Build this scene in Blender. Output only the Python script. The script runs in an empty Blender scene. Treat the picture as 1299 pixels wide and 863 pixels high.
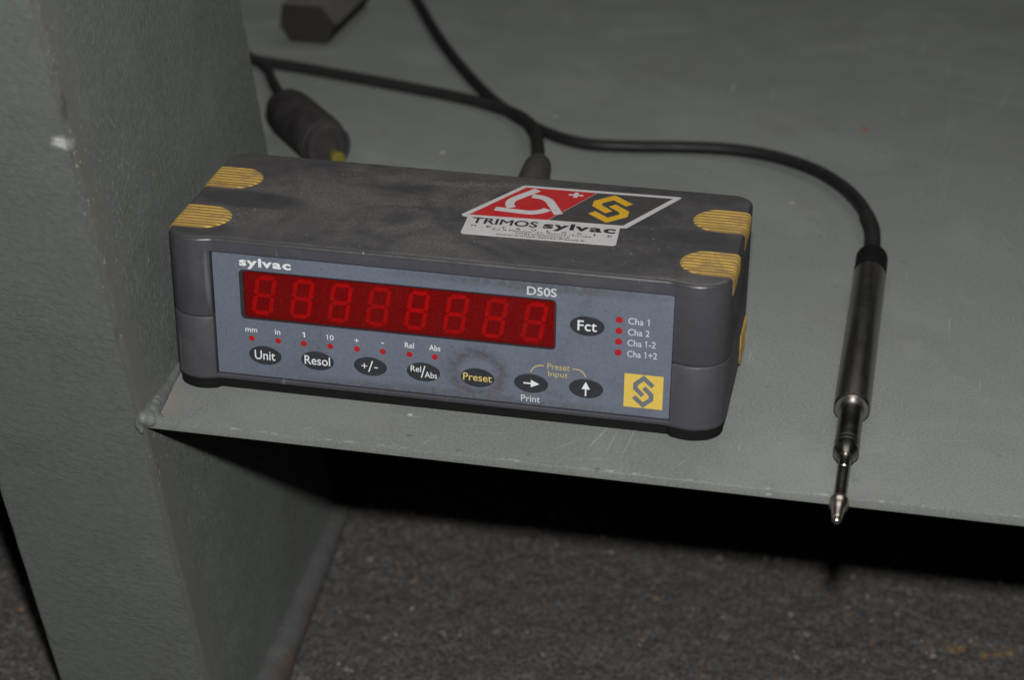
import bpy, bmesh, math, random
import numpy as np
from mathutils import Vector, Matrix
random.seed(7); rng = np.random.default_rng(7)
sc = bpy.context.scene
COL = sc.collection

# ------------------------------------------------------------------ units: everything below is in millimetres, floor top at z = -FL
FL = 168.0
def W(p): return Vector((p[0]*.001, p[1]*.001, (p[2]+FL)*.001))

# ------------------------------------------------------------------ camera
CAM = (213.2, -567.5, 320.5)
RIGHT = Vector((0.97942599, 0.20163934, 0.00814326)); UP = Vector((-0.09929984, 0.44641611, 0.88929871)); FWD = Vector((-0.17568233, 0.87181089, -0.45725429))
cd = bpy.data.cameras.new('camera'); cam = bpy.data.objects.new('camera', cd); COL.objects.link(cam)
m = Matrix((RIGHT, UP, -FWD)).transposed().to_4x4(); m.translation = W(CAM); cam.matrix_world = m
cd.sensor_width = 36; cd.sensor_fit = 'HORIZONTAL'; cd.lens = 72.0; cd.clip_start = .02; cd.clip_end = 20
cd.dof.use_dof = True; cd.dof.focus_distance = .668; cd.dof.aperture_fstop = 11
sc.camera = cam
# ------------------------------------------------------------------ world: a dark workshop, almost no ambient light
wd = bpy.data.worlds.new('World'); sc.world = wd; wd.use_nodes = True
wd.node_tree.nodes['Background'].inputs[0].default_value = (.9, .95, 1, 1)
wd.node_tree.nodes['Background'].inputs[1].default_value = .006
# ------------------------------------------------------------------ camera flash just above the lens
ld = bpy.data.lights.new('flash', 'SPOT'); ld.energy = 22; ld.shadow_soft_size = .011; ld.spot_size = math.radians(110); ld.spot_blend = .9
ld.color = (1, .985, .965)
fl = bpy.data.objects.new('flash', ld); COL.objects.link(fl)
m2 = m.copy(); m2.translation = W(CAM) + UP*.068 + RIGHT*.006; fl.matrix_world = m2
# dim overhead fill light, added to brighten the back of the shelf
ad = bpy.data.lights.new('overhead_fill', 'AREA'); ad.shape = 'RECTANGLE'; ad.size = 1.6; ad.size_y = 1.0; ad.energy = 9.0; ad.color = (1, .97, .92)
al = bpy.data.objects.new('overhead_fill', ad); COL.objects.link(al); al.location = (.25, 1.15, 2.0); al.rotation_euler = (math.radians(-22), 0, 0)
sc.render.engine = 'CYCLES'
vs = sc.view_settings; vs.view_transform = 'Standard'; vs.look = 'None'; vs.exposure = 0; vs.gamma = 1; vs.use_curve_mapping = False

# ------------------------------------------------------------------ materials
class N:
    def __init__(s, name):
        s.m = bpy.data.materials.new(name); s.m.use_nodes = True; s.t = s.m.node_tree; s.b = s.t.nodes['Principled BSDF']; s.c = None
    def n(s, typ, **kw):
        x = s.t.nodes.new(typ)
        for k, v in kw.items(): setattr(x, k, v)
        return x
    def l(s, a, b): s.t.links.new(a, b)
    def co(s, scale=(1, 1, 1), loc=(0, 0, 0), rot=(0, 0, 0)):
        tc = s.n('ShaderNodeTexCoord'); mp = s.n('ShaderNodeMapping'); mp.inputs['Scale'].default_value = scale; mp.inputs['Location'].default_value = loc; mp.inputs['Rotation'].default_value = rot
        s.l(tc.outputs['Object'], mp.inputs['Vector']); return mp.outputs[0]
    def noise(s, scale, detail=4, rough=.55, vec=None, dist=0):
        x = s.n('ShaderNodeTexNoise'); x.inputs['Scale'].default_value = scale; x.inputs['Detail'].default_value = detail; x.inputs['Roughness'].default_value = rough; x.inputs['Distortion'].default_value = dist
        s.l(vec if vec is not None else s.co(), x.inputs['Vector']); return x.outputs['Fac']
    def vor(s, scale, vec=None, feature='F1', out='Distance', rnd=1):
        x = s.n('ShaderNodeTexVoronoi', feature=feature); x.inputs['Scale'].default_value = scale; x.inputs['Randomness'].default_value = rnd
        s.l(vec if vec is not None else s.co(), x.inputs['Vector']); return x.outputs[out]
    def ramp(s, f, a, b, lo=0., hi=1.):
        x = s.n('ShaderNodeMapRange'); x.inputs[1].default_value = a; x.inputs[2].default_value = b; x.inputs[3].default_value = lo; x.inputs[4].default_value = hi
        x.interpolation_type = 'SMOOTHSTEP' if (lo, hi) == (0., 1.) else 'LINEAR'
        s.l(f, x.inputs[0]); return x.outputs[0]
    def math(s, op, a, b=None):
        x = s.n('ShaderNodeMath', operation=op)
        for i, v in enumerate((a, b)):
            if v is None: continue
            if isinstance(v, (int, float)): x.inputs[i].default_value = v
            else: s.l(v, x.inputs[i])
        return x.outputs[0]
    def mix(s, f, a, b):
        x = s.n('ShaderNodeMix', data_type='RGBA'); 
        for sock, v in ((x.inputs[0], f), (x.inputs[6], a), (x.inputs[7], b)):
            if isinstance(v, (int, float)): sock.default_value = v
            elif isinstance(v, tuple): sock.default_value = (*v, 1)
            else: s.l(v, sock)
        return x.outputs[2]
    def blob(s, center, radii, soft=(.6, 1.), wob=.25, wscale=400):
        """1 inside an uneven ellipsoid round a point (object space, metres)"""
        mp = s.co(scale=tuple(1/r for r in radii), loc=tuple(-c/r for c, r in zip(center, radii)))
        ln = s.n('ShaderNodeVectorMath', operation='LENGTH'); s.l(mp, ln.inputs[0])
        d = s.math('ADD', ln.outputs['Value'], s.math('MULTIPLY', s.math('SUBTRACT', s.noise(wscale, 3), .5), wob*2))
        return s.math('SUBTRACT', 1.0, s.ramp(d, *soft))
    def scratch(s, c, ang, length, width):
        def mp(v, **k):
            x = s.n('ShaderNodeMapping')
            for a, b in k.items(): x.inputs[a].default_value = b
            s.l(v, x.inputs['Vector']); return x.outputs[0]
        v = mp(s.n('ShaderNodeTexCoord').outputs['Object'], Location=(-c[0], -c[1], 0))
        v = mp(v, Rotation=(0, 0, -ang)); v = mp(v, Scale=(1/length, 1/width, 0))
        ln = s.n('ShaderNodeVectorMath', operation='LENGTH'); s.l(v, ln.inputs[0])
        return s.math('SUBTRACT', 1.0, s.ramp(ln.outputs['Value'], .55, 1.0))
    def bump(s, h, strength=.3, dist=.0005, prev=None):
        x = s.n('ShaderNodeBump'); x.inputs['Strength'].default_value = strength; x.inputs['Distance'].default_value = dist
        s.l(h, x.inputs['Height'])
        if prev is not None: s.l(prev, x.inputs['Normal'])
        return x.outputs[0]
    def done(s, col=None, rough=None, normal=None, metal=0., spec=.5, coat=0., dr=0.):
        for k, v in (('Base Color', col), ('Roughness', rough), ('Normal', normal), ('Metallic', metal), ('Specular IOR Level', spec), ('Coat Weight', coat), ('Diffuse Roughness', dr)):
            if v is None: continue
            sock = s.b.inputs[k]
            if isinstance(v, (int, float)): sock.default_value = v
            elif isinstance(v, tuple): sock.default_value = (*v, 1)
            else: s.l(v, sock)
        return s.m
MAT = {}
def plain(name, col, rough=.5, var=.12, scale=900, metal=0., spec=.5, bump=0.):
    g = N(name); f = g.noise(scale, 4)
    c = g.mix(f, tuple(v*(1-var) for v in col), tuple(min(1, v*(1+var)) for v in col))
    nm = g.bump(g.noise(scale*2, 3), bump, .0003) if bump else None
    MAT[name] = g.done(c, g.ramp(g.noise(scale*.4, 3), .3, .7, rough*.85, min(1, rough*1.15)), nm, metal, spec); return MAT[name]

def m_case(name, dust):
    g = N(name)
    base = g.mix(g.noise(300, 4), (.036, .036, .039), (.047, .047, .050)) if dust else g.mix(g.noise(300, 4), (.041, .042, .051), (.053, .054, .064))
    grain = g.noise(2600, 3, .7)
    base = g.mix(g.math('MULTIPLY', g.ramp(grain, .62, .74), .35), base, (.14, .135, .13))
    if dust:
        d = g.ramp(g.noise(24, 6, .65, dist=1.2), .30, .62)
        d = g.math('MULTIPLY', d, g.ramp(g.noise(1500, 4, .8), .35, .62))
        sm = g.ramp(g.noise(9, 5, .6, vec=g.co(scale=(1, 2.2, 1), rot=(0, 0, .5)), dist=2.), .46, .74)
        d = g.math('MAXIMUM', g.math('MULTIPLY', d, .62), g.math('MULTIPLY', sm, g.ramp(g.noise(900, 4, .75), .3, .7)))
        up = g.n('ShaderNodeSeparateXYZ'); ge = g.n('ShaderNodeNewGeometry'); g.l(ge.outputs['Normal'], up.inputs[0])
        d = g.math('MULTIPLY', d, g.ramp(up.outputs[2], .80, .98))
        clean = g.math('MAXIMUM', g.blob((-.073, -.004, .055), (.022, .0085, .02), wob=.18, wscale=120), g.blob((.074, -.002, .055), (.016, .007, .02), wob=.2, wscale=120))
        fr = g.math('MULTIPLY', g.blob((-.0805, -.030, .055), (.012, .0065, .02)), .8)
        clean = g.math('MAXIMUM', clean, fr)
        clean = g.math('MAXIMUM', clean, g.math('MULTIPLY', g.ramp(g.noise(16, 4, .5, dist=.6), .56, .70), .6))
        d = g.math('MULTIPLY', d, g.math('SUBTRACT', 1.0, clean))
        d = g.math('MULTIPLY', d, g.math('ADD', .45, g.math('MULTIPLY', g.blob((-.022, .002, .055), (.062, .04, .03), (.5, 1.15), .3, 40), .55)))
        base = g.mix(g.math('MULTIPLY', d, .85), base, (.265, .24, .225))
        sp = g.math('MULTIPLY', g.math('SUBTRACT', 1.0, g.ramp(g.vor(330), .07, .11)), g.ramp(g.noise(60, 2), .52, .6))
        base = g.mix(g.math('MULTIPLY', sp, .6), base, (.42, .39, .35))
        wv = g.vor(21, vec=g.co(scale=(1, .55, 1), rot=(0, 0, .9)), feature='DISTANCE_TO_EDGE')
        sc_ = g.math('MULTIPLY', g.blob((.0, -.031, .055), (.009, .003, .02)), g.math('SUBTRACT', 1.0, g.ramp(wv, .002, .010)))
        base = g.mix(g.math('MULTIPLY', sc_, .5), base, (.33, .31, .29))
    else:
        gr = g.ramp(g.noise(55, 5, .6, dist=.8), .5, .75)
        base = g.mix(g.math('MULTIPLY', gr, .4), base, (.085, .078, .072))
        sc_ = g.math('MULTIPLY', g.ramp(g.noise(160, 2, vec=g.co(scale=(1, 1, .12))), .68, .74), .4)
        base = g.mix(sc_, base, (.17, .17, .18))
    nm = g.bump(g.noise(3500, 2), .12, .00015)
    MAT[name] = g.done(base, g.ramp(g.noise(140, 4), .3, .7, .30, .46) if dust else g.ramp(g.noise(140, 4), .3, .7, .46, .62), nm, spec=.5 if dust else .4)
m_case('case', False); m_case('case_top', True)

def m_panel():
    g = N('panel_foil')
    c = g.mix(g.noise(45, 5, .6), (.104, .122, .162), (.146, .168, .215))
    mott = g.ramp(g.noise(800, 4, .7), .3, .72)
    c = g.mix(g.math('MULTIPLY', mott, .45), c, (.082, .092, .116))
    # rubbed ring of grime round the preset key, grime patches by the window, dirt along the edges
    P = (.0117, -.036, .0155)
    ring = g.math('SUBTRACT', g.blob(P, (.0115, .02, .0105), (.55, 1.1), .18, 260), g.math('MULTIPLY', g.blob(P, (.0085, .02, .0075), (.55, 1.05), .18, 260), 1.0))
    patch = g.ramp(g.noise(38, 5, .65, dist=1.), .54, .72)
    low = g.blob((0.004, -.036, .0065), (.075, .02, .0032), (.3, 1.1), .35, 200)
    top = g.blob((0.03, -.036, .0487), (.05, .02, .003), (.3, 1.1), .4, 120)
    dirt = g.math('MAXIMUM', g.math('MULTIPLY', ring, 1.0), g.math('MULTIPLY', patch, .42))
    dirt = g.math('MAXIMUM', dirt, g.math('MULTIPLY', g.math('MAXIMUM', low, top), .6))
    dirt = g.math('MULTIPLY', dirt, g.ramp(g.noise(700, 4, .7), .2, .62))
    c = g.mix(dirt, c, (.060, .056, .054))
    spk = g.math('MULTIPLY', g.math('SUBTRACT', 1.0, g.ramp(g.vor(420), .09, .14)), g.ramp(g.noise(70, 2), .5, .58))
    c = g.mix(g.math('MULTIPLY', spk, .65), c, (.05, .045, .04))
    nm = g.bump(g.noise(2600, 2), .10, .0001)
    MAT['panel_foil'] = g.done(c, g.ramp(g.noise(120, 4), .3, .7, .40, .58), nm, spec=.4)
m_panel()

def m_paint(name, c0, c1, kind):
    g = N(name)
    if kind == 'shelf':
        c = g.mix(g.noise(14, 5, .6), c0, c1)
        c = g.mix(g.math('MULTIPLY', g.ramp(g.noise(1000, 4, .85), .38, .60), .62), c, tuple(v*.62 for v in c0))
        c = g.mix(g.math('MULTIPLY', g.ramp(g.noise(26, 6, .7, dist=.9), .50, .74), .5), c, (.135, .132, .124))
        c = g.mix(g.math('MULTIPLY', g.ramp(g.noise(9, 5, .65, vec=g.co(loc=(4, 4, 0)), dist=1.4), .50, .62), .22), c, (.215, .225, .212))
        # dark spots, reddish specks, long scratches
        sp = g.math('MULTIPLY', g.math('SUBTRACT', 1.0, g.ramp(g.vor(95), .05, .13)), g.ramp(g.noise(30, 2), .44, .54))
        c = g.mix(g.math('MULTIPLY', sp, .55), c, (.07, .068, .066))
        sp2 = g.math('MULTIPLY', g.math('SUBTRACT', 1.0, g.ramp(g.vor(34, vec=g.co(loc=(3, 7, 1))), .028, .05)), g.ramp(g.noise(13, 2), .5, .56))
        c = g.mix(g.math('MULTIPLY', sp2, .65), c, (.46, .46, .43))
        rd = g.blob((.048, .312, .0), (.0018, .006, .01), (.4, 1.1), .5, 900)
        c = g.mix(g.math('MULTIPLY', rd, .6), c, (.22, .06, .06))
        for rot, s_, lo in (((0, 0, .12), 55, .70), ((0, 0, -.5), 42, .72), ((0, 0, .9), 34, .72)):
            st = g.math('MULTIPLY', g.ramp(g.noise(s_, 3, .5, vec=g.co(scale=(12, .35, 1), rot=rot, loc=(s_*.1, 0, 0))), lo, lo+.03), g.ramp(g.noise(11, 3, vec=g.co(loc=(s_, 2, 0))), .46, .60))
            c = g.mix(g.math('MULTIPLY', st, .45), c, (.40, .41, .39))
        tot = None
        for q in range(34):
            if q < 5: cx, cy = (.083+.0015*q*random.random(), .25+.03*q); ang = 1.52+random.uniform(-.06, .06); ln_ = random.uniform(.02, .045)
            elif q < 17: cx, cy = random.uniform(-.155, .02), random.uniform(.003, .022); ang = random.choice((1.2, .9, 1.35, .3))+random.uniform(-.3, .3); ln_ = random.uniform(.003, .012)
            else: cx, cy = random.uniform(-.1, .2), random.uniform(.02, .38); ang = random.uniform(0, 3.1); ln_ = random.uniform(.004, .022)
            k = g.math('MULTIPLY', g.scratch((cx, cy), ang, ln_, random.uniform(.00022, .0004)), random.uniform(.3, .9))
            tot = k if tot is None else g.math('MAXIMUM', tot, k)
        tot = g.math('MULTIPLY', tot, g.ramp(g.noise(500, 3, .7), .35, .6))
        c = g.mix(g.math('MULTIPLY', tot, .42), c, (.40, .41, .39))
        # brownish rub mark by the weld, bare metal along the front edge
        rb = g.blob((-.168, .012, 0), (.016, .013, .02), (.2, 1.1), .4, 160)
        c = g.mix(g.math('MULTIPLY', rb, .7), c, (.19, .155, .145))
        tcn = g.n('ShaderNodeTexCoord'); sx = g.n('ShaderNodeSeparateXYZ'); g.l(tcn.outputs['Object'], sx.inputs[0])
        edge = g.math('SUBTRACT', 1.0, g.ramp(g.math('ABSOLUTE', g.math('SUBTRACT', sx.outputs[1], .00045)), .0001, .00045))
        chip = g.math('MULTIPLY', edge, g.ramp(g.noise(330, 4, .7, vec=g.co(scale=(.5, 1, 1))), .52, .66))
        c = g.mix(g.math('MULTIPLY', chip, .5), c, (.48, .48, .46))
        big = g.math('MULTIPLY', g.math('SUBTRACT', 1.0, g.ramp(g.math('ABSOLUTE', g.math('SUBTRACT', sx.outputs[1], .0012)), .0006, .0016)), g.ramp(g.noise(160, 3, .6), .70, .74))
        c = g.mix(g.math('MULTIPLY', big, .9), c, (.62, .62, .58))
        nm = g.bump(g.noise(900, 3, .6), .14, .0003)
        nm = g.bump(g.noise(60, 3), .10, .001, nm)
        MAT[name] = g.done(c, g.ramp(g.noise(40, 4), .3, .7, .42, .60), nm, spec=.35, dr=.5)
    else:
        c = g.mix(g.noise(10, 5, .6), c0, c1)
        c = g.mix(g.math('MULTIPLY', g.ramp(g.noise(420, 4, .7), .32, .68), .28), c, tuple(v*.55 for v in c0))
        c = g.mix(g.math('MULTIPLY', g.ramp(g.noise(17, 6, .65, dist=1.), .52, .74), .5), c, (.085, .08, .073))
        sp = g.math('MULTIPLY', g.math('SUBTRACT', 1.0, g.ramp(g.vor(70), .03, .06)), g.ramp(g.noise(20, 2), .54, .6))
        c = g.mix(g.math('MULTIPLY', sp, .8), c, (.03, .028, .027))
        # knocks and bare spots on the front corner
        nick = g.blob((.0143, -.1074, .2655), (.0042, .0045, .0027), (.3, 1.1), .5, 700)
        c = g.mix(g.math('MULTIPLY', nick, .9), c, (.36, .37, .37))
        nick2 = g.blob((.0166, -.1095, .277), (.0013, .0025, .006), (.5, 1.1), .4, 500)
        c = g.mix(g.math('MULTIPLY', nick2, .9), c, (.02, .02, .019))
        tcn = g.n('ShaderNodeTexCoord'); sx = g.n('ShaderNodeSeparateXYZ'); g.l(tcn.outputs['Object'], sx.inputs[0])
        along = g.math('ADD', sx.outputs[0], g.math('MULTIPLY', sx.outputs[2], .055))        # constant along the slanting corner
        yy = g.math('ADD', sx.outputs[1], g.math('MULTIPLY', sx.outputs[2], .2))
        edge = g.math('SUBTRACT', 1.0, g.ramp(g.math('ADD', g.math('ABSOLUTE', g.math('SUBTRACT', along, .0318)), g.math('ABSOLUTE', g.math('ADD', yy, .0546))), .0009, .0030))
        chip = g.math('MULTIPLY', edge, g.ramp(g.noise(240, 4, .75, vec=g.co(scale=(1, 1, .5))), .60, .68))
        c = g.mix(g.math('MULTIPLY', chip, .4), c, (.22, .225, .21))
        dk = g.math('MULTIPLY', edge, g.ramp(g.noise(190, 4, .75, vec=g.co(scale=(1, 1, .35), loc=(2, 0, 5))), .58, .64))
        c = g.mix(g.math('MULTIPLY', dk, .7), c, (.03, .028, .027))
        # rubbed, browner strip beside the corner on the inner face
        strip = g.math('SUBTRACT', 1.0, g.ramp(g.math('ADD', yy, g.math('MULTIPLY', g.math('SUBTRACT', g.noise(50, 3), .5), .012)), -.047, -.037))
        inner = g.ramp(along, .0290, .0306)
        strip = g.math('MULTIPLY', strip, inner)
        c = g.mix(g.math('MULTIPLY', strip, .6), c, (.072, .069, .064))
        fleck = g.math('MULTIPLY', inner, g.ramp(g.noise(1100, 3, .7, vec=g.co(scale=(1, 1, .35), rot=(-.12, 0, 0))), .61, .70))
        fleck = g.math('MULTIPLY', fleck, g.ramp(g.noise(28, 4, .6), .35, .60))
        c = g.mix(g.math('MULTIPLY', fleck, .75), c, (.28, .30, .275))
        st = g.noise(900, 4, .65, vec=g.co(scale=(.30, 1.4, .5), rot=(0, .12, 0)))
        pl = g.noise(1700, 3, .6, vec=g.co(scale=(.6, 1, .6)))
        amt = g.ramp(g.noise(22, 4, .6), .3, .7, .25, 1.0)
        amt = g.math('MULTIPLY', amt, g.math('SUBTRACT', 1.0, g.math('MULTIPLY', strip, .8)))
        nm = g.bump(g.math('MULTIPLY', g.ramp(st, .42, .66), amt), .55, .0006)
        nm = g.bump(pl, .18, .0003, nm)
        nm = g.bump(g.noise(35, 3), .15, .002, nm)
        MAT[name] = g.done(c, g.ramp(g.noise(60, 4), .3, .7, .34, .52), nm, spec=.5, dr=.5)
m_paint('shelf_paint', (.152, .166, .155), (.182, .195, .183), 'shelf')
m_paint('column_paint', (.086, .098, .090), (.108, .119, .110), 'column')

def m_weld():
    g = N('weld'); c = g.mix(g.noise(180, 4), (.105, .118, .111), (.155, .167, .158))
    c = g.mix(g.math('MULTIPLY', g.ramp(g.noise(420, 4, .7), .58, .7), .6), c, (.12, .11, .10))
    MAT['weld'] = g.done(c, .5, g.bump(g.noise(500, 4), .4, .0008), spec=.5)
    g = N('base_weld'); c = g.mix(g.noise(60, 4), (.088, .092, .091), (.115, .118, .118))
    rust = g.ramp(g.noise(26, 5, .7, vec=g.co(scale=(5., .8, 3), loc=(0, .6, 0)), dist=.6), .48, .66)
    c = g.mix(g.math('MULTIPLY', rust, .6), c, (.105, .062, .045))
    MAT['base_weld'] = g.done(c, .6, g.bump(g.noise(300, 4), .5, .001))
m_weld()

def m_floor():
    g = N('floor_concrete')
    c = g.mix(g.noise(8, 5, .6), (.090, .086, .083), (.138, .131, .126))
    c = g.mix(g.ramp(g.noise(520, 5, .85), .40, .60), tuple(v for v in (.034, .032, .031)), c)
    c = g.mix(g.math('MULTIPLY', g.ramp(g.noise(190, 4, .7, vec=g.co(loc=(4, 1, 0))), .56, .72), .7), c, (.18, .168, .155))
    wt = g.math('MULTIPLY', g.math('SUBTRACT', 1.0, g.ramp(g.vor(120), .10, .20)), g.ramp(g.noise(45, 3), .54, .62))
    c = g.mix(g.math('MULTIPLY', wt, .45), c, (.27, .26, .25))
    ru = g.math('MULTIPLY', g.ramp(g.noise(26, 4, .6, vec=g.co(loc=(1, 2, 3))), .56, .66), g.ramp(g.noise(170, 4, .7), .50, .62))
    c = g.mix(g.math('MULTIPLY', ru, .5), c, (.16, .095, .06))
    wood = g.math('MULTIPLY', g.blob((.268, .137, 0), (.032, .006, .05), (.3, 1.1), .5, 120), g.ramp(g.noise(120, 4, .7), .45, .6))
    c = g.mix(g.math('MULTIPLY', wood, .8), c, (.30, .18, .06))
    nm = g.bump(g.noise(420, 5, .7), .8, .002)
    MAT['floor_concrete'] = g.done(c, .85, nm, spec=.25, dr=.4)
    g = N('grit'); oi = g.vor(110, out='Color'); sp = g.n('ShaderNodeSeparateColor'); g.l(oi, sp.inputs[0])
    c = g.mix(g.ramp(sp.outputs[0], .55, 1.0), (.055, .051, .048), (.16, .15, .142))
    c = g.mix(g.ramp(sp.outputs[1], .96, .98), c, (.15, .09, .055))
    MAT['grit'] = g.done(c, .8)
m_floor()

def m_steel():
    g = N('ground_steel')
    ln = g.noise(300, 4, .6, vec=g.co(scale=(1, .05, 1)))
    sm = g.noise(80, 5, .6, dist=.5)
    c = g.mix(sm, (.21, .195, .183), (.37, .35, .335))
    r = g.math('ADD', g.ramp(ln, .3, .7, .20, .32), g.math('MULTIPLY', sm, .12))
    MAT['ground_steel'] = g.done(c, r, g.bump(ln, .06, .0002), metal=1.)
m_steel()
plain('worn_steel', (.55, .50, .45), .30, .2, 500, metal=1.)
plain('dark_steel', (.22, .20, .19), .28, .25, 400, metal=1.)
plain('black_plastic', (.005, .005, .005), .75, .3, 500, spec=.15)
plain('cable_rubber', (.012, .012, .0125), .5, .4, 220, spec=.22, bump=.1)
plain('cable_rubber_dusty', (.016, .0155, .0155), .68, .5, 240, spec=.2, bump=.1)
plain('boot_rubber', (.052, .047, .047), .7, .35, 260, spec=.25, bump=.25)
plain('plug_rubber', (.027, .025, .025), .75, .9, 150, spec=.2, bump=.6)
plain('plug_collar', (.034, .031, .031), .6, .35, 260, spec=.3, bump=.2)
plain('pad_groove', (.175, .112, .042), .7, .3, 200, spec=.2, bump=.2)  # darker brown for the groove faces between the pad ribs
plain('yellow_bit', (.15, .12, .018), .5, .2, 300)
plain('block_black', (.024, .022, .021), .7, .3, 130, spec=.2, bump=.3)
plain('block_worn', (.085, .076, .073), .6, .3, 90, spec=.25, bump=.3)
plain('foot_black', (.006, .006, .006), .8, .2, 400, spec=.15)
plain('key_black', (.026, .029, .034), .48, .25, 700, spec=.4)
plain('print_white', (.66, .68, .70), .5, .12, 1500)
plain('print_pale', (.50, .53, .57), .5, .15, 1500)
plain('print_yellow', (.58, .46, .14), .5, .12, 1500)
plain('print_dim_yellow', (.42, .36, .15), .5, .15, 1500)
plain('badge_yellow', (.60, .43, .08), .5, .10, 900)
plain('badge_grey', (.125, .135, .15), .5, .15, 900)
plain('led_red', (.34, .012, .016), .38, .2, 900)
plain('sticker_white', (.52, .51, .52), .42, .18, 500)
plain('sticker_red', (.44, .015, .016), .42, .10, 400)
plain('sticker_black', (.042, .041, .041), .5, .2, 500)
plain('sticker_ink', (.012, .012, .013), .5, .2, 500)
plain('sticker_yellow', (.62, .36, .012), .45, .1, 400)
plain('bezel_dark', (.02, .02, .024), .6, .2, 500)
plain('display_back', (.20, .018, .018), .6, .15, 500)
plain('segment_red', (.92, .28, .19), .5, .15, 500)
def m_pad():
    g = N('pad_yellow'); c = g.mix(g.noise(150, 4), (.43, .275, .052), (.54, .355, .075))
    d = g.ramp(g.noise(130, 5, .7, dist=.8), .44, .68)
    c = g.mix(g.math('MULTIPLY', d, .8), c, (.20, .135, .075))
    c = g.mix(g.math('MULTIPLY', g.ramp(g.noise(70, 5, .6, vec=g.co(loc=(5, 0, 0))), .60, .70), .6), c, (.16, .145, .14))
    MAT['pad_yellow'] = g.done(c, .55, g.bump(g.noise(900, 3), .2, .0003), spec=.35)
m_pad()
def m_filter():
    g = N('red_filter'); t = g.t
    tr = g.n('ShaderNodeBsdfTransparent'); tr.inputs[0].default_value = (.95, .22, .17, 1)
    g.b.inputs['Roughness'].default_value = .35; g.b.inputs['Specular IOR Level'].default_value = .4
    c = g.mix(g.ramp(g.noise(1300, 4, .8), .35, .7), (.16, .007, .009), (.27, .018, .018))
    g.l(c, g.b.inputs['Base Color'])
    mx = g.n('ShaderNodeMixShader'); f = g.ramp(g.noise(60, 4, .6), .3, .7,   .24, .36)
    g.l(f, mx.inputs[0]); g.l(tr.outputs[0], mx.inputs[1]); g.l(g.b.outputs[0], mx.inputs[2])
    g.l(mx.outputs[0], g.t.nodes['Material Output'].inputs['Surface']); MAT['red_filter'] = g.m
m_filter()

# ------------------------------------------------------------------ helpers
ROOTLOC = {}
def thing(name, label, cat, base, group=None):
    o = bpy.data.objects.new(name, None); COL.objects.link(o); o.empty_display_size = .01
    o.location = W(base); ROOTLOC[o.name] = W(base)
    o['label'] = label; o['category'] = cat
    if group: o['group'] = group
    return o
def mk(name, verts, faces, mat, parent, smooth=35, mats=None, fmat=None):
    """verts in mm (world); object is linked under parent (a thing, or a part of one)"""
    r = parent
    while r is not None and r.parent: r = r.parent
    off = ROOTLOC[r.name] if r is not None else Vector((0, 0, 0))
    me = bpy.data.meshes.new(name)
    me.from_pydata([tuple(W(v)-off) for v in verts], [], faces)
    bm = bmesh.new(); bm.from_mesh(me); bmesh.ops.recalc_face_normals(bm, faces=bm.faces); bm.to_mesh(me); bm.free()
    me.materials.append(MAT[mat])
    if mats:
        for q in mats: me.materials.append(MAT[q])
        for p_, i in zip(me.polygons, fmat): p_.material_index = i
    if smooth:
        me.polygons.foreach_set('use_smooth', [True]*len(me.polygons)); me.set_sharp_from_angle(angle=math.radians(smooth))
    o = bpy.data.objects.new(name, me); COL.objects.link(o)
    if parent is not None: o.parent = parent
    return o
def offset_poly(P, d):
    P = np.array(P, float); n = len(P); out = []
    for i in range(n):
        a, b, c = P[i-1], P[i], P[(i+1) % n]
        e1 = (b-a)/np.linalg.norm(b-a); e2 = (c-b)/np.linalg.norm(c-b)
        n1 = np.array([-e1[1], e1[0]]); n2 = np.array([-e2[1], e2[0]])
        nn = n1+n2; nn /= np.linalg.norm(nn); k = max(.35, nn @ n1)
        out.append(b+nn*d/k)
    return np.array(out)
def ears(P):
    """triangles of a simple CCW polygon (ear clipping)"""
    P = [(float(a), float(b)) for a, b in P]; I = list(range(len(P))); T = []
    def cr(a, b, c): return (P[b][0]-P[a][0])*(P[c][1]-P[a][1])-(P[b][1]-P[a][1])*(P[c][0]-P[a][0])
    while len(I) > 3:
        best = None
        for k in range(len(I)):
            a, b, c = I[k-1], I[k], I[(k+1) % len(I)]; ar = cr(a, b, c)
            if ar <= 1e-9: continue
            if any(cr(a, b, q) >= -1e-9 and cr(b, c, q) >= -1e-9 and cr(c, a, q) >= -1e-9 for q in I if q not in (a, b, c)): continue
            best = k; break
        if best is None: best = min(range(len(I)), key=lambda k: abs(cr(I[k-1], I[k], I[(k+1) % len(I)])))
        k = best; T.append((I[k-1], I[k], I[(k+1) % len(I)])); I.pop(k)
    T.append(tuple(I)); return T
def prism(P, prof):
    """P: CCW outline (x,y); prof: list of (z, inset)"""
    V = []; F = []; n = len(P)
    for z, d in prof:
        Q = offset_poly(P, d) if abs(d) > 1e-6 else np.array(P, float)
        V += [(q[0], q[1], z) for q in Q]
    for k in range(len(prof)-1):
        for i in range(n):
            j = (i+1) % n; F.append((k*n+i, k*n+j, (k+1)*n+j, (k+1)*n+i))
    b = (len(prof)-1)*n
    for t in ears([v[:2] for v in V[:n]]): F.append(t[::-1])
    for t in ears([v[:2] for v in V[b:b+n]]): F.append(tuple(b+i for i in t))
    return V, F
def join(parts):
    V = []; F = []
    for v, f in parts:
        o = len(V); V += list(v); F += [tuple(i+o for i in q) for q in f]
    return V, F
def catmull(pts, sub=8):
    P = [np.array(p, float) for p in pts]; P = [2*P[0]-P[1]]+P+[2*P[-1]-P[-2]]; out = []
    for i in range(1, len(P)-2):
        a, b, c, d = P[i-1:i+3]
        for k in range(sub):
            t = k/sub; out.append(.5*(2*b+(c-a)*t+(2*a-5*b+4*c-d)*t*t+(3*b-a-3*c+d)*t**3))
    out.append(P[-2]); return out
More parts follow.
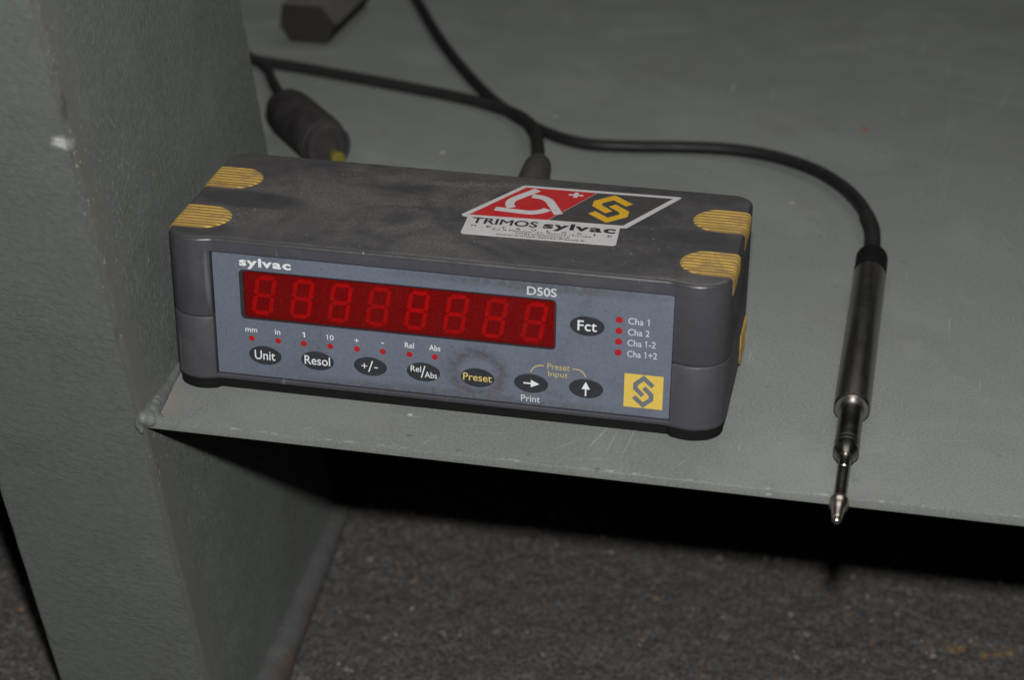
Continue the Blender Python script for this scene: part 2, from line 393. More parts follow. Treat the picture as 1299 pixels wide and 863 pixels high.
def tube(pts, rad, sides=14, sub=10, resample=True):
    """swept tube; rad a number or one value for each control point"""
    if not isinstance(rad, (list, tuple)): rad = [rad]*len(pts)
    Q = catmull([(*p, r) for p, r in zip(pts, rad)], sub) if resample else [np.array((*p, r), float) for p, r in zip(pts, rad)]
    V = []; F = []; up = np.array((0, 0, 1.)); n = len(Q)
    for i, q in enumerate(Q):
        t = Q[min(i+1, n-1)][:3]-Q[max(i-1, 0)][:3]; t /= np.linalg.norm(t)
        u = np.cross(t, up); 
        if np.linalg.norm(u) < 1e-3: u = np.array((1., 0, 0))
        u /= np.linalg.norm(u); w = np.cross(u, t)
        for k in range(sides):
            a = 2*math.pi*k/sides; V.append(tuple(q[:3]+q[3]*(math.cos(a)*u+math.sin(a)*w)))
    for i in range(n-1):
        for k in range(sides):
            j = (k+1) % sides; F.append((i*sides+k, i*sides+j, (i+1)*sides+j, (i+1)*sides+k))
    F.append(tuple(range(sides-1, -1, -1))); F.append(tuple(range((n-1)*sides, n*sides)))
    return V, F
def lathe(A, B, prof, sides=40):
    """revolve prof [(t mm from A towards B, radius)] about A->B"""
    A = np.array(A, float); B = np.array(B, float); t = (B-A)/np.linalg.norm(B-A)
    u = np.cross(t, (0, 0, 1.)); u /= np.linalg.norm(u); w = np.cross(u, t); V = []; F = []
    for s, r in prof:
        for k in range(sides):
            a = 2*math.pi*k/sides; V.append(tuple(A+t*s+max(r, .01)*(math.cos(a)*u+math.sin(a)*w)))
    for i in range(len(prof)-1):
        for k in range(sides):
            j = (k+1) % sides; F.append((i*sides+k, i*sides+j, (i+1)*sides+j, (i+1)*sides+k))
    F.append(tuple(range(sides-1, -1, -1))); F.append(tuple(range((len(prof)-1)*sides, len(prof)*sides)))
    return V, F
class Frame:
    def __init__(s, O, U, V):
        s.O = np.array(O, float); s.U = np.array(U, float); s.V = np.array(V, float); s.U /= np.linalg.norm(s.U); s.V /= np.linalg.norm(s.V); s.Nn = np.cross(s.U, s.V)
    def __call__(s, a, b, h=0.): return tuple(s.O+s.U*a+s.V*b+s.Nn*h)
def flat(fr, polys, h0, h1, top_inset=0.):
    """solid flat pieces: each polygon (a,b CCW) from height h0 to h1 over the frame"""
    parts = []
    for P in polys:
        n = len(P); T = offset_poly(P, top_inset) if top_inset else P
        V = [fr(a, b, h0) for a, b in P]+[fr(a, b, h1) for a, b in T]
        T_ = ears(P)
        F = [t[::-1] for t in T_]+[tuple(n+i for i in t) for t in T_]+[(i, (i+1) % n, n+(i+1) % n, n+i) for i in range(n)]
        parts.append((V, F))
    return join(parts)
def ellipse(cx, cy, rx, ry, n=36): return [(cx+rx*math.cos(2*math.pi*k/n), cy+ry*math.sin(2*math.pi*k/n)) for k in range(n)]
def rrect(x0, y0, x1, y1, r, n=6):
    out = []
    for cx, cy, a0 in ((x1-r, y0+r, -90), (x1-r, y1-r, 0), (x0+r, y1-r, 90), (x0+r, y0+r, 180)):
        for k in range(n+1):
            a = math.radians(a0+90*k/n); out.append((cx+r*math.cos(a), cy+r*math.sin(a)))
    return out
def band(pts, w):
    """mitred strip along a polyline -> list of CCW quads"""
    P = [np.array(p, float) for p in pts]; L = []; R_ = []
    for i in range(len(P)):
        d1 = P[i]-P[i-1] if i else P[1]-P[0]; d2 = P[i+1]-P[i] if i < len(P)-1 else d1
        d1 = d1/np.linalg.norm(d1); d2 = d2/np.linalg.norm(d2)
        n1 = np.array((-d1[1], d1[0])); n2 = np.array((-d2[1], d2[0])); nn = n1+n2; nn /= np.linalg.norm(nn); k = max(.4, nn @ n1)
        L.append(P[i]+nn*w/2/k); R_.append(P[i]-nn*w/2/k)
    return [[tuple(v) for v in R_]+[tuple(v) for v in L[::-1]]]
_G = {}
def raw_text(s, bold=0.):
    cu = bpy.data.curves.new('lettering', 'FONT'); cu.body = s; cu.offset = bold; cu.resolution_u = 4
    o = bpy.data.objects.new('lettering', cu); COL.objects.link(o)
    dg = bpy.context.evaluated_depsgraph_get(); me = bpy.data.meshes.new_from_object(o.evaluated_get(dg))
    V = [(v.co.x, v.co.y) for v in me.vertices]; F = [tuple(p.vertices) for p in me.polygons]
    bpy.data.objects.remove(o); bpy.data.meshes.remove(me); bpy.data.curves.remove(cu)
    return V, F
def glyph(c, bold):
    k = (c, bold)
    if k not in _G:
        if c == '1':
            w = .085+2*bold; x = .26; P = [(x-w/2, 0), (x+w/2, 0), (x+w/2, .69), (x-w/2+.02, .69), (x-.17, .585), (x-.15, .585-w*.85), (x-w/2, .585-w*.25)]
            _G[k] = (P, ears(P))
        elif c in 'Mm' and c == 'M':
            t = .095+2*bold; b = bold; P = [(.07-b, 0), (.07+t-b, 0), (.07+t-b, .50-b), (.39, .25-2*b), (.71-t+b, .50-b), (.71-t+b, 0), (.71+b, 0), (.71+b, .68), (.62, .68), (.39, .40+b), (.16, .68), (.07-b, .68)]
            _G[k] = (P, ears(P))
        elif c == ' ': _G[k] = ([], [])
        else: _G[k] = raw_text(c, bold)
    return _G[k]
def advance(c):
    k = ('adv', c)
    if k not in _G:
        def wd_(q): V, _ = raw_text(q); return max(v[0] for v in V)-min(v[0] for v in V)
        _G[k] = wd_('H'+c+'H')-wd_('HH')
    return _G[k]
def text_shape(s, bold=0., shear=0., spacing=1.):
    V = []; F = []; x = 0.
    for c in s:
        v, f = glyph(c, bold); o = len(V); V += [(x+p[0]+shear*p[1], p[1]) for p in v]; F += [tuple(o+i for i in q) for q in f]
        x += advance(c)*spacing
    return V, F
def text(fr, s, a0, a1, b0, b1, mat, parent, h=.09, bold=0., shear=0., spacing=1., name='lettering', rot=0.):
    """lettering fitted into the box a0..a1 x b0..b1 of the frame"""
    V, F = text_shape(s, bold, shear, spacing)
    xs = [v[0] for v in V]; ys = [v[1] for v in V]; x0, x1, y0, y1 = min(xs), max(xs), min(ys), max(ys)
    ca, cb = (a0+a1)/2, (b0+b1)/2; out = []
    for x, y in V:
        a = a0+(x-x0)/(x1-x0)*(a1-a0); b = b0+(y-y0)/max(1e-6, y1-y0)*(b1-b0)
        da, db = a-ca, b-cb; out.append(fr(ca+da*math.cos(rot)-db*math.sin(rot), cb+da*math.sin(rot)+db*math.cos(rot), h))
    o = mk(name, out, F, mat, parent, smooth=0); return o

# ================================================================== the setting: the floor
ZS = -6.0                                                              # top of the shelf
def floor():
    xs = np.concatenate([np.linspace(-900, -160, 8)[:-1], np.arange(-160, 330, 1.5), np.linspace(330, 1200, 8)])
    ys = np.concatenate([np.linspace(-700, -60, 8)[:-1], np.arange(-60, 330, 1.5), np.linspace(330, 1500, 8)])
    nx, ny = len(xs), len(ys)
    def sm(k):
        a = rng.standard_normal((ny, nx))
        for _ in range(k):
            a = (a+np.roll(a, 1, 0)+np.roll(a, -1, 0)+np.roll(a, 1, 1)+np.roll(a, -1, 1))/5
        return a/a.std()
    z = .30*sm(1)+.35*sm(6)+.3*sm(25); z -= .9
    X, Y = np.meshgrid(xs, ys)
    V = np.stack([X, Y, z-FL], -1).reshape(-1, 3)
    idx = np.arange(nx*ny).reshape(ny, nx)
    F = np.stack([idx[:-1, :-1], idx[:-1, 1:], idx[1:, 1:], idx[1:, :-1]], -1).reshape(-1, 4)
    me = bpy.data.meshes.new('floor'); Vm = V*.001; Vm[:, 2] += FL*.001
    me.from_pydata(Vm.tolist(), [], F.tolist()); me.materials.append(MAT['floor_concrete'])
    me.polygons.foreach_set('use_smooth', [True]*len(me.polygons))
    o = bpy.data.objects.new('floor', me); COL.objects.link(o); o['kind'] = 'structure'; o['label'] = 'dark rough gritty workshop floor below the shelf'
    V = []; F = []
    for _ in range(5200):
        x = random.uniform(-150, 310); y = random.uniform(-50, 320); s = .5+2.0*random.random()**3.2
        if -80 < x < 4 and y < 150: continue
        c = np.array((x, y, -FL-.5+s*.25)); Rm = Matrix.Rotation(random.random()*6.28, 3, 'Z') @ Matrix.Rotation(random.uniform(-.5, .5), 3, 'X')
        b = len(V); pts = [(1, .1, 0), (.2, .9, .1), (-.9, .5, 0), (-.7, -.7, .1), (.5, -.8, 0), (.1, .1, .7), (0, 0, -.5)]
        for q in pts:
            q = Rm @ Vector([q[0]*s*random.uniform(.6, 1.1), q[1]*s*random.uniform(.6, 1.1), q[2]*s])
            V.append(tuple(c+np.array(q)))
        for k in range(5): F += [(b+k, b+(k+1) % 5, b+5), (b+(k+1) % 5, b+k, b+6)]
    g = mk('floor_grit', V, F, 'grit', None, smooth=0); g['kind'] = 'stuff'; g['label'] = 'loose grit and chips scattered on the dark floor'; g['category'] = 'grit'
floor()

# ================================================================== welded steel frame: column, shelf, weld beads
P0 = np.array((-16., -27., -6.)); DV = np.array((-.055, -.2, 1.)); JV = np.array((-.05, 1., 0)); JV /= np.linalg.norm(JV)
frame = thing('steel_frame', 'grey-green painted steel frame with slanting column and flat welded shelf', 'frame', (-40, 60, -FL))
def column():
    A = P0[:2]+np.array((-1.0, 0)); B = A+JV[:2]*176; Cc = B+np.array((-61., 0)); D = A+np.array((-61., 2.))
    poly = []
    for P, Pn, Pp, r in ((A, B, D, 1.8), (B, Cc, A, 4.), (Cc, D, B, 4.), (D, A, Cc, 2.0)):
        e1 = (Pp-P)/np.linalg.norm(Pp-P); e2 = (Pn-P)/np.linalg.norm(Pn-P)
        a, b = P+e1*r, P+e2*r
        for k in range(9):
            t = k/8; poly.append((1-t)**2*a+2*t*(1-t)*P+t*t*b)
    n = len(poly); z0, z1, K = -FL-1.0, 250., 170
    V = []; F = []; wob = rng.standard_normal((K+1, n)); 
    for _ in range(3): wob = (wob+np.roll(wob, 1, 0)+np.roll(wob, -1, 0)+np.roll(wob, 1, 1)+np.roll(wob, -1, 1))/5
    cen = np.mean(poly, 0)
    for k in range(K+1):
        z = z0+(z1-z0)*k/K; sh = DV*(z-P0[2])
        for i, p in enumerate(poly):
            d = (p-cen)/np.linalg.norm(p-cen)*wob[k, i]*.35
            V.append((p[0]+sh[0]+d[0], p[1]+sh[1]+d[1], z))
    for k in range(K):
        for i in range(n): j = (i+1) % n; F.append((k*n+i, k*n+j, (k+1)*n+j, (k+1)*n+i))
    F.append(tuple(range(n-1, -1, -1))); F.append(tuple(range(K*n, K*n+n)))
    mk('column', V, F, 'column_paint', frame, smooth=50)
column()
def shelf():
    # L-shaped plate: beside the column at the front, behind it at the back
    z0, z1 = ZS-3.3, ZS
    P = [(-17.0, -25.7), (420, -25.7), (420, 640), (-260, 640), (-260, 152.5), (-26.2, 152.5)]
    V, F = prism(P, [(z0, .25), (z0+.3, 0), (z1-.55, 0), (z1-.25, .12), (z1, .45)])
    # own root so that the paint's wear follows the plate's front edge
    o = mk('shelf', V, F, 'shelf_paint', frame, smooth=60)
    # shift the mesh so that the object's origin lies on the front edge
    dlt = Vector((.150, -.0257, ZS*.001+FL*.001)) - ROOTLOC[frame.name]
    o.data.transform(Matrix.Translation(-dlt)); o.location = dlt
shelf()
def weld(name, p_a, p_b, rfun, mat, n=60, sides=16, jit=.5):
    a = np.array(p_a, float); b = np.array(p_b, float); pts = []; rr = []
    for k in range(n+1):
        t = k/n; pts.append(a+(b-a)*t+rng.standard_normal(3)*np.array((.12, 0, .12))*jit); rr.append(rfun(t)*(1+.10*jit*math.sin(k*1.9+1.3*math.sin(k*.7))))
    V, F = tube([tuple(p) for p in pts], rr, sides, resample=False)
    V = [tuple(np.array(v)+rng.standard_normal(3)*.10*jit) for v in V]
    return mk(name, V, F, mat, frame, smooth=80)
ja = np.array((-16.2, -26.5, ZS+.2)); jb = ja+JV*176
weld('weld_bead', ja+JV*.5, jb, lambda t: 1.6+1.5*math.exp(-(t*176/20)**4), 'weld', 120, 16, .3)
# lumpy end of the weld at the very front, wrapping round the column's corner
def lumps(name, balls, mat, parent, vox=.45):
    V = []; F = []
    for c, r in balls:
        bm = bmesh.new(); bmesh.ops.create_icosphere(bm, subdivisions=3, radius=1.0); o = len(V)
        for v in bm.verts: V.append(tuple(np.array(c)+np.array(v.co)*r))
        for f in bm.faces: F.append(tuple(o+v.index for v in f.verts))
        bm.free()
    o = mk(name, V, F, mat, parent, 0)
    md = o.modifiers.new('r', 'REMESH'); md.mode = 'VOXEL'; md.voxel_size = vox*.001; ms = o.modifiers.new('s', 'SMOOTH'); ms.factor = .5; ms.iterations = 4
    me = bpy.data.meshes.new_from_object(o.evaluated_get(bpy.context.evaluated_depsgraph_get())); o.modifiers.clear(); o.data = me
    from mathutils import noise as mn
    for v in me.vertices: v.co += v.normal*(mn.noise(v.co*260)*.0006+mn.noise(v.co*1300)*.00012)
    me.polygons.foreach_set('use_smooth', [True]*len(me.polygons)); return o
lumps('weld_bead', [((-15.6, -24.2, -6.1), (3.2, 2.8, 2.6)), ((-15.6, -25.2, -6.2), (3.0, 2.6, 2.6)), ((-13.6, -23.4, -6.4), (2.0, 1.8, 1.5)), ((-17.0, -26.8, -5.2), (2.2, 2.0, 2.7)), ((-15.4, -22.0, -4.8), (2.3, 2.6, 2.6)), ((-15.8, -19.0, -4.6), (1.9, 2.4, 2.6)), ((-16.2, -15.5, -4.8), (1.9, 2.6, 2.2)), ((-18.4, -27.6, -6.6), (1.5, 1.0, 2.6)), ((-17.6, -27.2, -9.2), (1.0, .8, 1.6))], 'weld', frame)
fa = P0+DV*(-FL+6)*1.0; fa = np.array((fa[0], fa[1]+2, -FL+.5)); fb = fa+JV*172
weld('base_weld', fa+np.array((1.5, 0, 0)), fb, lambda t: 8.5-3.5*t, 'base_weld', 40, 20, .35)

# ================================================================== the readout unit
dev = thing('digital_readout', 'dark grey digital readout unit with red display and yellow corner pads', 'readout unit', (76, 35, ZS))
CX = 76.0; XR = 167.5; ZT = 49.4; FR = 1.5
def LX_(x):                                                             # mirror to the left flank; the left pillar is a little slimmer
    x = 150-x; return x if x > -.4 else -.4+(x+.4)*(15.4/17.1)
def half_outline(recess):
    cor = catmull([(147.5, -1.0), (149.6, -1.2), (152, -1.9), (154.6, -2.5), (157.6, -2.65), (160.9, -1.9), (164.0, -.3), (166.4, 2.6), (167.4, 5.8)], 5)
    cor = [tuple(c) for c in cor]+[(XR, 12.)]
    bk = [(XR-7+7*math.cos(a), 64+7*math.sin(a)) for a in np.linspace(0, math.pi/2, 11)]
    if recess: cor = [(150.4, 2.6), (150.4, -1.5)]+[c for c in cor if c[0] > 150.6]
    return cor+[(XR, 40.)]+bk
def outline(recess=False):
    H = half_outline(recess); return H+[(LX_(x), y) for x, y in reversed(H)]
OA, OB = outline(), outline(True)
fil = [(ZT-FR+FR*math.sin(a), FR*(1-math.cos(a))) for a in np.linspace(0, math.pi/2, 8)]
# upper shell: hood with rounded edge over the panel, flanks and corner pillars below
topA = prism(OA, [(44.3, .35), (44.65, 0)]+fil)
topB = prism(OB, [(21.25, .55), (21.5, .18), (21.9, 0), (44.6, 0)])
V, F = topA
# material of the dusty top: every face of the rounded edge and lid
n = len(OA); fm = []
nq = (len(fil)+1)*n
for i in range(len(F)): fm.append(1 if (2*n <= i < nq or i >= nq+(len(F)-nq)//2) else 0)
V2, F2 = topB; Vj, Fj = join([topA, topB]); mk('upper_shell', Vj, Fj, 'case', dev, 40, ['case_top'], fm+[0]*len(F2))
lowA = prism(OA, [(-2.2, .9), (-1.9, .35), (-1.3, 0), (-.45, 0), (-.15, .35)])
lowB = prism(OB, [(-.3, 0), (20.3, 0), (20.7, .18), (20.95, .55)])
core = prism(offset_poly(OB, 1.2), [(18, 0), (23, 0)])
Vj, Fj = join([lowA, lowB, core]); mk('lower_shell', Vj, Fj, 'case', dev, 40)
# black foot plate, stepped in along the flanks
H = [(149.5, .6)]+[c for c in [tuple(c) for c in offset_poly(OA, .6)[:len(half_outline(False))]] if c[0] > 150.5 and c[1] < 12]
H += [(XR-.6, 23.5), (XR-2.6, 24.5), (XR-2.6, 43.5), (XR-.6, 44.5)]+[(XR-7.6+7*math.cos(a), 63.4+7*math.sin(a)) for a in np.linspace(0, math.pi/2, 8)]
FP = H+[(LX_(x), y) for x, y in reversed(H)]
V, F = prism(FP, [(ZS+.02, .5), (ZS+.5, .05), (-2.3, 0), (-2.05, .3)]); mk('foot_plate', V, F, 'foot_black', dev, 40)

# front panel with the window opening
PF = Frame((0, 0, 0), (1, 0, 0), (0, 0, 1))                            # a = x, b = z, height towards the viewer
def plate_with_hole(outer, inner, h0, h1):
    bm = bmesh.new()
    def loop(P, h): 
        vs_ = [bm.verts.new(PF(a, b, h)) for a, b in P]; return vs_, [bm.edges.new((vs_[i], vs_[(i+1) % len(vs_)])) for i in range(len(vs_))]
    vo, eo = loop(outer, h1); vi, ei = loop(inner, h1)
    bmesh.ops.triangle_fill(bm, use_beauty=True, edges=eo+ei)
    vo0 = [bm.verts.new(PF(a, b, h0)) for a, b in outer]; vi0 = [bm.verts.new(PF(a, b, h0)) for a, b in inner]
    for A, B in ((vo, vo0), (vi, vi0)):
        for i in range(len(A)): j = (i+1) % len(A); bm.faces.new((A[i], A[j], B[j], B[i]))
    bm.verts.index_update(); V = [tuple(v.co) for v in bm.verts]; F = [tuple(v.index for v in f.verts) for f in bm.faces]; bm.free(); return V, F
WIN = rrect(8.7, 20.7, 113.0, 38.5, 1.6)
V, F = plate_with_hole(rrect(0, .15, 150, 43.85, .5, 3), WIN, -1.6, 0.)
panel = mk('front_panel', V, F, 'panel_foil', dev, 30)
# dark frame lining the window, red filter, digits behind it
bz_o, bz_i = rrect(8.4, 20.4, 113.3, 38.8, 1.7), rrect(9.9, 21.0, 112.4, 38.0, 1.2)
V, F = plate_with_hole(bz_o, bz_i, -2.4, -.25); bez = mk('window_frame', V, F, 'bezel_dark', dev, 30)
V, F = flat(PF, [rrect(8.8, 20.8, 112.9, 38.4, 1.5)], -1.25, -1.0); filt = mk('display_window', V, F, 'red_filter', dev, 30)
V, F = flat(PF, [rrect(8.8, 20.8, 112.9, 38.4, 1.5)], -2.55, -2.1); back = mk('display_board', V, F, 'display_back', filt, 30)
def digit_polys(x, z, w, h, slant, on):
    t = 1.35; g_ = .22; out = []
    def sk(P): return [(x+a+b*slant, z+b) for a, b in P]
    def hseg(b): return [(t*.55+g_, b), (t*.95+g_, b-t/2), (w-t*.95-g_, b-t/2), (w-t*.55-g_, b), (w-t*.95-g_, b+t/2), (t*.95+g_, b+t/2)]
    def vseg(a, b0, b1): return [(a, b0+g_), (a+t/2, b0+t*.4+g_), (a+t/2, b1-t*.4-g_), (a, b1-g_), (a-t/2, b1-t*.4-g_), (a-t/2, b0+t*.4+g_)]
    S = [hseg(t/2), hseg(h/2), hseg(h-t/2), vseg(t/2, t*.5, h/2), vseg(t/2, h/2, h-t*.5), vseg(w-t/2, t*.5, h/2), vseg(w-t/2, h/2, h-t*.5)]
    for i, P in enumerate(S):
        if on[i]: out.append(sk(P))
    return out
for k in range(8):
    x = 11.7+12.76*k
    V, F = flat(PF, digit_polys(x, 22.0, 7.0, 14.0, .165, [1]*7), -2.05, -1.75); mk('digit', V, F, 'segment_red', filt, 0)

# keys
def key(cx, cz, lines, name='push_button'):
    V, F = flat(PF, [ellipse(cx, cz, 5.55, 3.45, 44)], .02, .16, .14); b = mk(name, V, F, 'key_black', dev, 0); return b
KX = [16.3, 34.1, 51.95, 69.7, 87.6, 105.2, 123.1]
b = key(KX[0], 7.95, None); text(PF, 'Unit', KX[0]-3.55, KX[0]+3.45, 6.35, 9.75, 'print_white', b, .19, .006)
b = key(KX[1], 7.95, None); text(PF, 'Resol', KX[1]-4.35, KX[1]+4.3, 6.45, 9.7, 'print_white', b, .19, .006)
b = key(KX[2], 7.95, None)
text(PF, '+', KX[2]-2.95, KX[2]-1.0, 7.1, 9.0, 'print_white', b, .19, -.004); text(PF, '/', KX[2]-.75, KX[2]+1.0, 6.0, 10.1, 'print_white', b, .19, -.004); text(PF, '-', KX[2]+1.35, KX[2]+2.55, 7.55, 7.95, 'print_white', b, .19, 0)
b = key(KX[3], 7.95, None)
text(PF, 'Rel', KX[3]-4.2, KX[3]-.75, 7.85, 10.05, 'print_white', b, .19, .003); text(PF, '/', KX[3]-.85, KX[3]+.75, 5.9, 10.3, 'print_white', b, .19, -.004); text(PF, 'Abs', KX[3]+.45, KX[3]+4.55, 6.05, 8.25, 'print_white', b, .19, .003)
b = key(KX[4], 7.95, None); text(PF, 'Preset', KX[4]-4.7, KX[4]+4.75, 6.75, 9.45, 'print_yellow', b, .19, .006)
def arrow(fr, cx, cz, ang):
    P = [(-2.35, -.24), (.1, -.24), (.1, -1.35), (2.85, 0), (.1, 1.35), (.1, .24), (-2.35, .24)]
    c, s = math.cos(ang), math.sin(ang); return [[(cx+a*c-b_*s, cz+a*s+b_*c) for a, b_ in P]]
b = key(KX[5], 7.95, None); V, F = flat(PF, arrow(PF, KX[5]-.15, 7.95, 0), .17, .2); mk('arrow_mark', V, F, 'print_white', b, 0)
b = key(KX[6], 8.1, None); V, F = flat(PF, arrow(PF, KX[6]-.1, 7.8, math.pi/2), .17, .2); mk('arrow_mark', V, F, 'print_white', b, 0)
b = key(122.9, 30.45, None); text(PF, 'Fct', 119.85, 126.0, 28.75, 32.35, 'print_white', b, .19, .006)
# indicator lights and their legends
LX = [11.98, 20.93, 29.7, 38.6, 47.6, 56.25, 65.15, 73.55]
for x in LX:
    V, F = flat(PF, [ellipse(x, 13.86, 1.02, 1.02, 24)], .02, .10, .06); mk('indicator_light', V, F, 'led_red', dev, 0)
for z in (33.75, 29.9, 26.1, 22.25):
    V, F = flat(PF, [ellipse(133.0, z, 1.15, 1.15, 24)], .02, .10, .06); mk('indicator_light', V, F, 'led_red', dev, 0)
for x, s, w, h in zip(LX, ('mm', 'in', '1', '10', '+', '-', 'Rel', 'Abs'), (4.0, 1.8, 1.0, 2.55, 1.45, .95, 3.0, 3.7), (1.3, 1.9, 1.85, 1.85, 1.45, .35, 2.0, 2.0)):
    zc = 17.1 if s not in '+-' else 17.0
    z0 = 16.15 if s not in '+-' else zc-h/2
    text(PF, s, x-w/2, x+w/2, z0, z0+h, 'print_white', panel, .07, .004 if s not in '+-' else 0)
for z, s, x1 in ((33.75, 'Cha 1', 142.5), (29.9, 'Cha 2', 142.7), (26.1, 'Cha 1-2', 144.75), (22.25, 'Cha 1+2', 145.35)):
    text(PF, s, 135.85, x1, z-1.15, z+1.1, 'print_pale', panel, .07, .005)
text(PF, 'sylvac', 9.1, 26.4, 38.95, 42.95, 'print_white', panel, .07, .034, spacing=1.18)
text(PF, 'D50S', 103.5, 112.95, 39.45, 42.4, 'print_pale', panel, .07, .012)
text(PF, 'Preset', 110.4, 117.7, 13.75, 15.95, 'print_dim_yellow', panel, .07, .003)
text(PF, 'Input', 110.75, 117.1, 10.65, 13.15, 'print_dim_yellow', panel, .07, .003)
text(PF, 'Print', 102.0, 108.2, 1.15, 3.55, 'print_pale', panel, .07, .004)
V, F = flat(PF, band(catmull([(109.3, 14.75), (107.6, 14.7), (106.0, 13.75), (105.0, 12.1)], 5), .38), .03, .07); mk('curved_line', V, F, 'print_dim_yellow', panel, 0)
V, F = flat(PF, band(catmull([(118.7, 14.75), (120.5, 14.6), (122.0, 13.8), (122.9, 12.2)], 5), .38), .03, .07); mk('curved_line', V, F, 'print_dim_yellow', panel, 0)
# badge with the folded S
def s_mark(fr, cx, cy, sx, sy, w, h0, h1, mat, parent, name='emblem'):
    A = [(.245, .165), (0., .385), (-.205, .20), (-.205, .075), (-.01, -.115)]
    polys = []
    for sg in (1, -1):
        P = [(cx+sg*a*sx, cy+sg*b_*sy) for a, b_ in A]; polys += band(P, w)
    V, F = flat(fr, polys, h0, h1); return mk(name, V, F, mat, parent, 0)
V, F = flat(PF, [[(135.3, 3.2), (147.75, 3.2), (147.75, 15.15), (135.3, 15.15)]], .02, .08); badge = mk('badge', V, F, 'badge_yellow', dev, 0)
s_mark(PF, 141.5, 9.15, 12.4, 12.6, 1.55, .06, .11, 'badge_grey', badge)

# ribbed yellow grip pads wrapped over the edge
def pad(y0, sgn, top=True):
    pw = 17.8; nr = 8; cols = nr*10; rows_f, rows_a, rows_d = 16, 7, 6; V = []; F = []; R2 = pw/2
    def point(s, y, h):
        # s measured from the tip (0) along the lid, round the edge and down the flank
        L1 = 17.9-FR
        if s < L1: x, z = XR-17.9+s, ZT+h
        elif s < L1+FR*math.pi/2:
            a = (s-L1)/FR; x, z = XR-FR+(FR+h)*math.sin(a), ZT-FR+(FR+h)*math.cos(a)
        else: x, z = XR+h, ZT-FR-(s-L1-FR*math.pi/2)
        if not top: z = ZT-4.0-z+1.8                                   # mirrored to the underside edge
        return (x if sgn > 0 else LX_(XR)+XR-x, y, z)
    DR = 4.6 if sgn > 0 else .3
    S_END = 17.9-FR+FR*math.pi/2+DR
    R = rows_f+rows_a+rows_d; gm = []
    for i in range(cols+1):
        u = i/cols; yy = (u-.5)*pw; s0 = R2-math.sqrt(max(0, R2*R2-yy*yy))
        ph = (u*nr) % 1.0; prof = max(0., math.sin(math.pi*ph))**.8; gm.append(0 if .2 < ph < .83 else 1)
        for k in range(R+1):
            if k <= rows_f: s = s0+(17.9-FR-s0)*k/rows_f
            elif k <= rows_f+rows_a: s = 17.9-FR+FR*math.pi/2*(k-rows_f)/rows_a
            else: s = 17.9-FR+FR*math.pi/2+DR*(k-rows_f-rows_a)/rows_d
            ed = min(1., (s-s0)/.8+.0, (S_END-s)/.8)
            h = .03+(.03+(.42 if s < 15 else .36)*prof)*max(0., ed)
            if i in (0, cols): h = -.3
            V.append(point(s, y0+pw/2+yy, h))
    for i in range(cols):
        for k in range(R): F.append((i*(R+1)+k, (i+1)*(R+1)+k, (i+1)*(R+1)+k+1, i*(R+1)+k+1))
    o = mk('grip_pad', V, F, 'pad_yellow', dev, 50, ['pad_groove'], [gm[i] for i in range(cols) for k in range(R)]); return o
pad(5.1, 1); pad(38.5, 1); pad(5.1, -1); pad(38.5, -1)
def low_pad(sgn):
    V = []; F = []; nr = 7
    for i in range(nr*8+1):
        u = i/(nr*8); y = 45.2+u*17.2; prof = max(0., math.sin(math.pi*((u*nr) % 1.)))**.6
        for k, z in enumerate((-1.6, -1.2, 2, 6, 8.6, 9.2)):
            h = (.05+.6*prof) if 0 < k < 5 else -.2
            x = XR+h; V.append((x if sgn > 0 else LX_(x), y, z))
    for i in range(nr*8):
        for k in range(5): F.append((i*6+k, (i+1)*6+k, (i+1)*6+k+1, i*6+k+1))
    mk('grip_pad', V, F, 'pad_yellow', dev, 50)
low_pad(1); low_pad(-1)

# the sticker on the lid
rt = math.radians(1.55)
SF = Frame((77.7, 19.2, ZT), (math.cos(rt), math.sin(rt), 0), (-math.sin(rt), math.cos(rt), 0))
out = [(-.25, 13.4), (-.1, .9), (.6, .05), (49.6, 0), (50.35, .8), (49.95, 14.3), (51.6, 14.45), (52.3, 14.9), (67.0, 42.4), (66.4, 43.1), (14.3, 43.1), (13.2, 42.6), (-2.6, 15.3), (-2.3, 14.3)]
V, F = flat(SF, [out], .02, .10); stk = mk('sticker', V, F, 'sticker_white', dev, 0); stk['label'] = 'red, black and white sticker with lettering on the lid'
V, F = flat(SF, [[(-.2, 15.4), (25.9, 16.0), (38.6, 41.3), (14.5, 41.4)]], .06, .125); mk('red_field', V, F, 'sticker_red', stk, 0)
V, F = flat(SF, [[(26.1, 16.0), (50.6, 16.1), (64.3, 41.3), (38.8, 41.3)]], .06, .125); mk('black_field', V, F, 'sticker_black', stk, 0)
polys = []
for q in (0, -120, -240):
    a = [math.radians(x+q) for x in np.linspace(214, 144, 9)]
    c = np.array((18.2, 27.6)); r = 6.9
    P = [c+r*np.array((math.cos(x), math.sin(x))) for x in a]; t_ = np.array((math.sin(a[-1]), -math.cos(a[-1])))
    P += [P[-1]+t_*10.2]; polys += band(P, 3.0)
V, F = flat(SF, polys, .1, .15); mk('emblem', V, F, 'sticker_white', stk, 0)
V, F = flat(SF, [[(29.5, 37.5), (31.3, 37.5), (31.3, 35.9), (32.6, 35.9), (32.6, 37.5), (34.4, 37.5), (34.4, 38.7), (32.6, 38.7), (32.6, 40.3), (31.3, 40.3), (31.3, 38.7), (29.5, 38.7)]], .1, .15); mk('cross_mark', V, F, 'sticker_white', stk, 0)
s_mark(SF, 44.9, 28.9, 23.5, 24.5, 3.0, .1, .15, 'sticker_yellow', stk)
text(SF, 'TRIMOS', 1.6, 23.4, 8.9, 13.6, 'sticker_ink', stk, .16, .022)
text(SF, 'sylvac', 25.2, 48.9, 7.6, 14.1, 'sticker_ink', stk, .16, .036, spacing=1.15)
